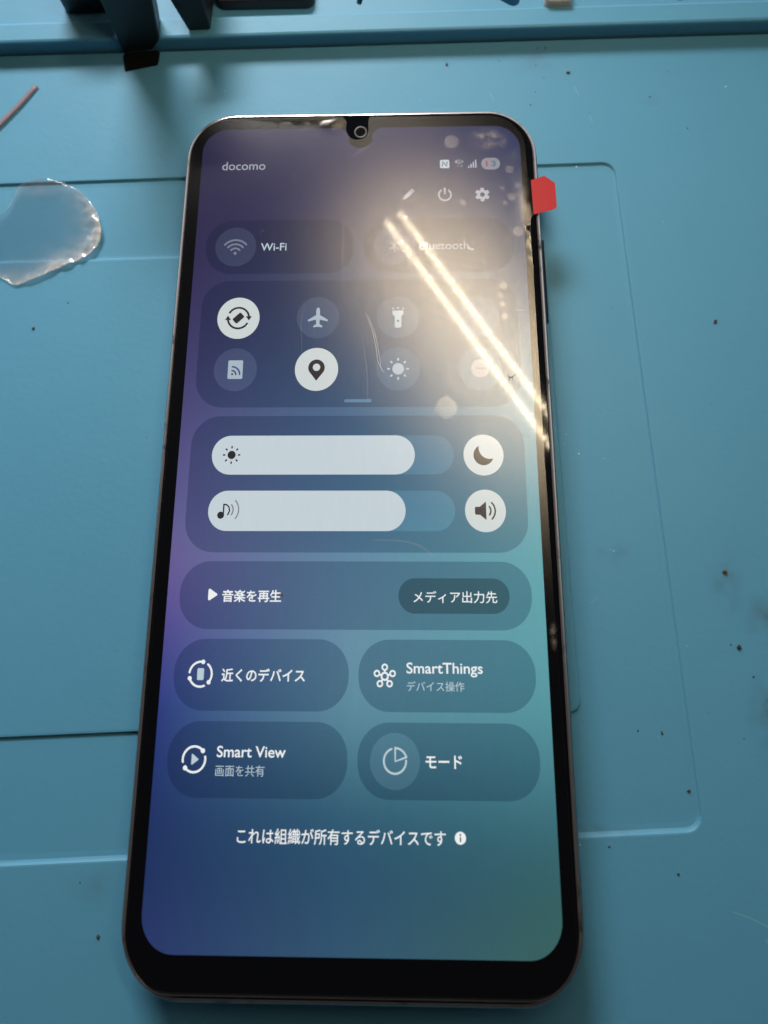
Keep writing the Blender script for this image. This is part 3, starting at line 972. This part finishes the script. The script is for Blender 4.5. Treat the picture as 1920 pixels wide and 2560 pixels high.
# ------------------------------------------------------------------ the LED bar lamp mirrored in the glass
H = 165.0
def mirrored(px, py):
    return Vector((px + (px - 9.684) * H / 126.475, py + (py + 3.125) * H / 126.475, ZD + H))
A, B = mirrored(6.3, 48.1), mirrored(31.43, 11.08)
D = (B - A).normalized()
N_ = Vector((-D.y, D.x, 0))
LEN = (B - A).length + 14
lamp = empty("lamp_bar", tuple(A))
tag(lamp, "white lamp bar with two rows of LEDs over the bench, mirrored in the phone glass", "lamp")
def bar(name, u0, u1, w0, w1, z0, z1, mat, parent):
    V = []
    for z in (z0, z1):
        for (u, w) in ((u0, w0), (u1, w0), (u1, w1), (u0, w1)):
            p = D * u + N_ * w
            V.append((p.x, p.y, z))
    o = mesh_obj(name, V, [(0, 1, 2, 3), (4, 5, 6, 7), (0, 1, 5, 4), (1, 2, 6, 5), (2, 3, 7, 6), (3, 0, 4, 7)], mat, parent)
    outward(o)
    return o
M_LAMP = principled("lamp_housing", (.30, .29, .27, 1), .5)
bar("housing", -4, LEN + 4, -9.5, 9.5, 1, 10, M_LAMP, lamp)
mt, n, l = new_mat("led_glow")
b = n["Principled BSDF"]
b.inputs["Emission Color"].default_value = (1, .85, .62, 1)
b.inputs["Emission Strength"].default_value = 310
M_LED = mt
mt, n, l = new_mat("led_strip_phosphor")
b = n["Principled BSDF"]
b.inputs["Base Color"].default_value = (.8, .78, .6, 1)
b.inputs["Emission Color"].default_value = (1, .76, .40, 1)
b.inputs["Emission Strength"].default_value = 11
M_PCB = mt
PITCH, SEP = 1.45 * (1 + H / 126.475), 1.55 * (1 + H / 126.475)
for w in (-SEP, SEP):
    st = bar("led_strip", 0, LEN, w - PITCH * .45, w + PITCH * .45, .3, 1.0, M_PCB, lamp)
    V, F = [], []
    for k in range(int(LEN / PITCH)):
        u = PITCH * (k + .5)
        k0 = len(V)
        for (du, dw) in ((-.17 * PITCH, -.2 * PITCH), (.17 * PITCH, -.2 * PITCH), (.17 * PITCH, .2 * PITCH), (-.17 * PITCH, .2 * PITCH)):
            p = D * (u + du) + N_ * (w + dw)
            V.append((p.x, p.y, .1))
        F.append((k0 + 3, k0 + 2, k0 + 1, k0))
    mesh_obj("led_row", V, F, M_LED, st)

# ------------------------------------------------------------------ things round the phone
M_POST_SHADOW = principled("post_shadow_black", (.004, .0045, .005, 1), .95, 0, .1)  # near-black for the wedge that stands in for the post's shadow
M_BLACK = principled("black_plastic", (.010, .011, .013, 1), .45, 0, .4, 0, (500, .2, .0001))
def prism(base, top, z0, z1, name, mat, parent=None):
    nb = len(base)
    V = [(x, y, z0) for x, y in base] + [(x, y, z1) for x, y in top]
    F = [tuple(reversed(range(nb))), tuple(range(nb, 2 * nb))] + [(k, (k + 1) % nb, nb + (k + 1) % nb, nb + k) for k in range(nb)]
    o = mesh_obj(name, V, F, mat, parent)
    outward(o)
    bv = o.modifiers.new("edge", 'BEVEL'); bv.width = .0004; bv.segments = 2
    return o
post = prism([(-52.9, 90.6), (-44.6, 91.6), (-44.9, 96.5), (-53.3, 95.5)], [(-47.7, 89.8), (-35.6, 90.8), (-36.5, 99), (-49.7, 98)], 0.0, 40, "holder_post", M_BLACK)
prism([(-52.4, 85.8), (-44.8, 87.4), (-44.7, 90.9), (-52.8, 90.1)], [(-52.2, 89.5), (-45.1, 90.4), (-45.0, 90.8), (-52.5, 90.05)], 0.0, 1.2, "post_shadow_wedge", M_POST_SHADOW, post)  # low dark wedge added as the post's shadow on the mat
tag(post, "tall black tapered plastic post standing against the tray's front wall", "post")
foot = prism([(-37.6, 93.2), (-32.8, 93.4), (-32.4, 104), (-38, 104)], [(-38.5, 93.2), (-31.8, 93.4), (-31.4, 108), (-39, 108)], 4.06, 15, "black_peg", M_BLACK)
tag(foot, "short black peg on the tray rim, just right of the tall post", "peg")
slab = prism(rrect(-21.5, 107.2, 10.8, 8.2, 2.0, 5), rrect(-22, 108, 10.8, 8.2, 2.0, 5), 2.76, 5.2, "tool_case", M_BLACK)
tag(slab, "wide black tool case lying in the tray behind the rim", "case")
shadow_block = prism(rrect(-60, 108, 6, 9, 2, 4), rrect(-59, 108, 6, 9, 2, 4), 2.76, 12, "black_shadow_block", M_BLACK)  # added dark block, stands in for the shadow on the tray floor
tag(shadow_block, "black block added for the shadow in the tray left of the tall post", "shadow_block")
M_WHITE = principled("off_white_plastic", (.62, .58, .52, 1), .5, var=(200, (.5, .45, .40, 1)))
cap = prism(rrect(41.4, 101.4, 3.0, 3.6, .8, 4), rrect(41.4, 101.4, 2.8, 3.4, .8, 4), 2.76, 5.6, "plastic_block", M_WHITE)
tag(cap, "small off white plastic block in the tray near the top edge", "block")

# clear plastic flake on the left
def flake_material():
    mt, n, l = new_mat("clear_flake")
    for q in list(n):
        if q.type == 'BSDF_PRINCIPLED': n.remove(q)
    out = n["Material Output"]
    t = n.new("ShaderNodeTexCoord")
    tr = n.new("ShaderNodeBsdfTransparent"); tr.inputs[0].default_value = (.975, .975, .98, 1)
    gl_ = n.new("ShaderNodeBsdfGlossy"); gl_.inputs["Roughness"].default_value = .14
    df = n.new("ShaderNodeBsdfDiffuse"); df.inputs[0].default_value = (.70, .69, .67, 1)
    at = n.new("ShaderNodeAttribute"); at.attribute_name = "frost"
    nz = n.new("ShaderNodeTexNoise"); nz.inputs["Scale"].default_value = 310; nz.inputs["Detail"].default_value = 7; nz.inputs["Roughness"].default_value = .6
    l.new(t.outputs["Object"], nz.inputs["Vector"])
    rg = n.new("ShaderNodeMapRange"); rg.inputs[1].default_value = .30; rg.inputs[2].default_value = .70; rg.inputs[3].default_value = .35; rg.inputs[4].default_value = 1.25
    l.new(nz.outputs["Fac"], rg.inputs[0])
    mu = n.new("ShaderNodeMath"); mu.operation = 'MULTIPLY'; mu.use_clamp = True
    l.new(at.outputs["Fac"], mu.inputs[0]); l.new(rg.outputs[0], mu.inputs[1])
    m1 = n.new("ShaderNodeMixShader"); l.new(mu.outputs[0], m1.inputs[0]); l.new(tr.outputs[0], m1.inputs[1]); l.new(df.outputs[0], m1.inputs[2])
    m2 = n.new("ShaderNodeMixShader"); m2.inputs[0].default_value = .085
    l.new(m1.outputs[0], m2.inputs[1]); l.new(gl_.outputs[0], m2.inputs[2])
    l.new(m2.outputs[0], out.inputs[0])
    return mt
FL = [(-75.8, 51.5), (-73.8, 53.2), (-72.5, 56.0), (-71.7, 58.7), (-70.6, 59.9), (-68.9, 60.7), (-66.1, 60.8), (-63.9, 60.3), (-62.0, 59.6), (-59.9, 58.7), (-57.1, 56.6),
      (-54.7, 53.7), (-53.3, 50.6), (-52.9, 48.4), (-53.6, 45.8), (-55.5, 43.6), (-58.4, 42.2), (-61.1, 41.0), (-64.4, 39.4), (-68.0, 38.0), (-69.6, 37.9), (-72.0, 39.3), (-76, 41)]
fl = smooth_closed(FL, 4)
v2, f2 = cdt(fl, .55, jitter=.12)
fc_ = Vector((-65, 49.5))
def flz(x, y):
    d = (Vector((x, y)) - fc_)
    e = min((Vector((x, y)) - Vector(p)).length for p in fl)
    z = .25 + .55 * math.exp(-e / 2.5) * (1.0 if d.x > -2 else .35)
    q = max(0, min(1, (d.x + 1) / 9))
    z += q * math.exp(-e / 4.0) * .85 * noise.noise((x * .75, y * .75, 2.2)) + .10 * noise.noise((x * .3, y * .3, 5))
    return max(.12, z)
flake = mesh_obj("plastic_flake", [(x, y, flz(x, y)) for x, y in v2], f2, flake_material(), None, True)
att = flake.data.attributes.new("frost", 'FLOAT', 'POINT')
for k, (x, y) in enumerate(v2):
    e = min((Vector((x, y)) - Vector(p)).length for p in fl)
    d = Vector((x, y)) - Vector((-66, 52))
    side = max(0, min(1, (d.x * .8 - d.y * .55 + 1) / 12))
    att.data[k].value = .0 + .04 * math.exp(-e / .8) + side * (.60 * math.exp(-e / 1.5) + .10 * math.exp(-e / 4)) + .08 * math.exp(-((x + 67) / 6) ** 2 - ((y - 58.8) / 1.6) ** 2)
sm = flake.modifiers.new("thickness", 'SOLIDIFY'); sm.thickness = .00014
tag(flake, "crumpled clear plastic flake with a frosted curled edge, left of the phone", "flake")

# thin brown strip, upper left
M_STRIP = principled("brown_film", (.30, .21, .235, 1), .42, 0, .4)
M_STRIP.node_tree.nodes["Principled BSDF"].inputs["Alpha"].default_value = .62
sp = [(-92.5, 56.0), (-86.5, 63.4), (-80.75, 70.2), (-77.8, 73.35), (-74.15, 78.15), (-71.05, 82.9)]
V, F = ribbon(sp, 1.9, .5, 6)
V = []
P = [Vector(p) for p in sp]
Q = []
for i in range(len(P) - 1):
    for s_ in range(5): Q.append(P[i].lerp(P[i + 1], s_ / 5))
Q.append(P[-1])
for i, p in enumerate(Q):
    d = (Q[min(i + 1, len(Q) - 1)] - Q[max(i - 1, 0)]).normalized(); nr = Vector((-d.y, d.x)) * .62
    zc = .25 + .25 * math.sin(i / len(Q) * 3)
    V += [(p.x + nr.x, p.y + nr.y, zc), (p.x, p.y, zc + .22), (p.x - nr.x, p.y - nr.y, zc)]
F = []
for i in range(len(Q) - 1):
    a_ = 3 * i
    F += [(a_, a_ + 1, a_ + 4, a_ + 3), (a_ + 1, a_ + 2, a_ + 5, a_ + 4)]
strip = mesh_obj("plastic_strip", V, F, M_STRIP, None, True)
sm = strip.modifiers.new("thickness", 'SOLIDIFY'); sm.thickness = .00012
tag(strip, "thin brownish plastic strip lying slantwise at the mat's left edge", "strip")

# pale scuffs scored into the silicone
M_SCUFF = principled("pale_scuff", (.125, .325, .455, 1), .5)
V, F = [], []
for pts, w in (([(58.6, -64.6), (61.0, -65.3), (63.2, -66.2), (65.4, -67.3)], .26), ([(63.2, -68.0), (64.3, -69.3)], .30), ([(44.2, -11.6), (45.6, -11.9)], .18),
               ([(39.9, -20.6), (41.0, -20.0), (41.5, -19.2)], .12), ([(44.5, 81.0), (45.2, 78.4)], .2), ([(26.5, 80.0), (27.4, 77.5)], .16), ([(47.2, 74.0), (47.6, 72.0)], .12)):
    v_, f_ = ribbon(pts, w, 0.0, 5)
    k0 = len(V); V += [(x, y, (-.54 if (x < 52 and -54 < y < 62) else 0.0) + .02) for x, y, z in v_]; F += [tuple(k0 + i for i in q) for q in f_]
mesh_obj("scuffs", V, F, M_SCUFF, mat_obj)["kind"] = "stuff"
# crumbs of dirt
def crumb_mesh(seed, sx, sy, sz):
    bm = bmesh.new()
    bmesh.ops.create_icosphere(bm, subdivisions=2, radius=1)
    for q in bm.verts:
        k = 1 + .55 * noise.noise(q.co * 1.6 + Vector((seed * 3.1, 0, seed)))
        q.co = Vector((q.co.x * sx * k, q.co.y * sy * k, max(-.55, q.co.z) * sz * k)) * MM
    me = bpy.data.meshes.new("crumb")
    bm.to_mesh(me); bm.free()
    return me
M_CR = [principled("dark_dirt", (.030, .030, .034, 1), .7), principled("brown_dirt", (.13, .065, .035, 1), .6, var=(900, (.03, .02, .015, 1))), principled("grey_dirt", (.16, .15, .14, 1), .6)]
def surf(x, y):
    """height of the mat's surface"""
    def ins(q):
        r_ = True
        for i in range(4):
            a_, b_ = Vector(q[i]), Vector(q[(i + 1) % 4])
            e_ = b_ - a_; w_ = Vector((x, y)) - a_
            if e_.x * w_.y - e_.y * w_.x < 0: r_ = False
        return r_
    if ins(INN): return 0.0
    if ins(OUT): return -.54
    return 0.0
NAMED = [
    (43.34, 84.12, .62, .42, 1, "reddish brown crumb on the mat between the tray wall and phone, larger than its neighbours"),
    (38.9, 90.3, .34, .42, 2, "grey brown crumb nearest the foot of the tray wall"),
    (17.64, 86.55, .50, .36, 0, "dark flat crumb above the phone's top edge, right of its camera"),
    (-64.33, 29.03, .38, .42, 1, "lone round brown crumb on the mat below the clear flake"),
    (67.6, 29.48, .40, .62, 0, "black oval speck on the right of the mat, level with the phone's toggles"),
    (63.75, -15.28, .55, .50, 1, "rusty brown crumb near the mat's right edge, above the grey smudge"),
    (64.58, -27.19, .55, .50, 0, "blackish crumb beside the grey smudge near the mat's right edge"),
    (54.0, -48.6, .30, .40, 0, "small black speck just inside the lower right corner of the moulded rectangle"),
    (-40.31, -69.11, .38, .36, 0, "dark speck on the mat left of the phone's lower corner"),
    (50.54, -40.27, .30, .42, 0, "small black speck in the moulded strip right of the phone, lower half"),
]
for k, (x, y, a_, b_, mi, lab) in enumerate(NAMED):
    me = crumb_mesh(k + 1, a_ * .72, b_ * .72, min(a_, b_) * .5)
    me.materials.append(M_CR[mi])
    o = bpy.data.objects.new("crumb", me)
    COL.objects.link(o)
    o.location = Vector((x, y, surf(x, y) + min(a_, b_) * .26)) * MM
    o.rotation_euler = (0, 0, k * .7)
    tag(o, lab, "crumb", "crumbs of dirt scattered on the mat")
me = crumb_mesh(31, .34, .26, .16); me.materials.append(M_CR[1])
o = bpy.data.objects.new("crumb", me); COL.objects.link(o)
o.location = Vector((-12.0, -18.1, ZD + .42)) * MM
tag(o, "brown crumb on the phone screen at the end of the music line", "crumb")
# dust: everything too small to count
bm = bmesh.new()
DUST = [(37.18, 90.2, .22, 0), (28.8, 87.2, .2, 0), (37.4, 87.8, .16, 0), (36.6, 86, .16, 0), (38.2, 83, .2, 0), (36.2, 79.6, .18, 0), (35.0, 76.6, .2, 0), (43.2, 85.7, .14, 0), (64.3, 84.0, .2, 0), (-58.16, 34.18, .25, 0),
        (48.4, 32.3, .12, 0), (64.8, 13.8, .14, 0), (63.3, -26.8, .2, 0), (66.4, -31.7, .28, 0), (68.3, -35.2, .24, 0), (37.6, -38.6, .16, 0), (46.6, -40.0, .26, 0), (58.3, -37.2, .12, 0), (63.6, -40.9, .18, 0), (-44.1, -62.0, .25, 0),
        (36.3, -54.9, .18, 0), (40.4, -56.2, .24, 0), (50.9, -59.8, .3, 0), (60, 78, .25, 0), (67, 70.6, .2, 0), (47.2, 74.6, .14, 0), (-77, 20, .12, 0), (-40, 8, .12, 0), (-46, -10, .1, 0)]
rd = random.Random(11)
for k in range(70):
    DUST.append((rd.uniform(-80, 85), rd.uniform(-78, 90), rd.uniform(.02, .06), 0))
GL = [(38.0, 8.4, .14), (40.1, 4.9, .15), (37.6, 6.6, .08), (44.6, 4.0, .1), (24.2, 90.0, .14), (76.0, 80.2, .2), (45, -12, .14), (43.7, 62.5, .2), (49.9, -40.9, .08), (-30, 81, .1), (12, 78, .1), (60, 50, .1), (56, -27, .08), (35.8, -56, .2)]
for (x, y, r, mi) in DUST + [(a, b_, c_, 1) for a, b_, c_ in GL]:
    if abs(x) < 34.8 and -75 < y < 72: continue
    k0 = len(bm.verts)
    res = bmesh.ops.create_icosphere(bm, subdivisions=1, radius=1)
    r = r * .75
    ax, ay = rd.uniform(.6, 1.3), rd.uniform(.6, 1.3); an = rd.uniform(0, 3)
    for q in res["verts"]:
        X, Y = q.co.x * ax, q.co.y * ay
        q.co = Vector((x + r * (X * math.cos(an) - Y * math.sin(an)), y + r * (X * math.sin(an) + Y * math.cos(an)), surf(x, y) + r * (.25 + .5 * q.co.z))) * MM
        for fc2 in q.link_faces: fc2.material_index = mi
me = bpy.data.meshes.new("dust"); bm.to_mesh(me); bm.free()
me.materials.append(M_CR[0]); me.materials.append(principled("glass_dust", (.85, .85, .85, 1), .25, 0, .9))
dust = bpy.data.objects.new("dust", me); COL.objects.link(dust)
tag(dust, kind="stuff")
dust["label"] = "fine dark specks and glassy dust scattered over the blue mat"
dust["category"] = "dust"
# a hair-like fibre lying on the film
V, F = [], []
for pts in ([(26.4, 17.85), (27.0, 17.45), (28.05, 18.05)], [(26.95, 17.45), (26.55, 16.85)], [(27.25, 17.5), (27.36, 16.85)], [(26.9, 17.5), (26.6, 17.3)]):
    v_, f_ = ribbon(pts, .10, ZD + .37, 4); k0 = len(V); V += v_; F += [tuple(k0 + i for i in q) for q in f_]
fib = mesh_obj("lint", V, F, M_CR[0])
sm = fib.modifiers.new("thickness", 'SOLIDIFY'); sm.thickness = .00006
tag(fib, "dark branching bit of lint on the film over the lamp's reflection", "lint")
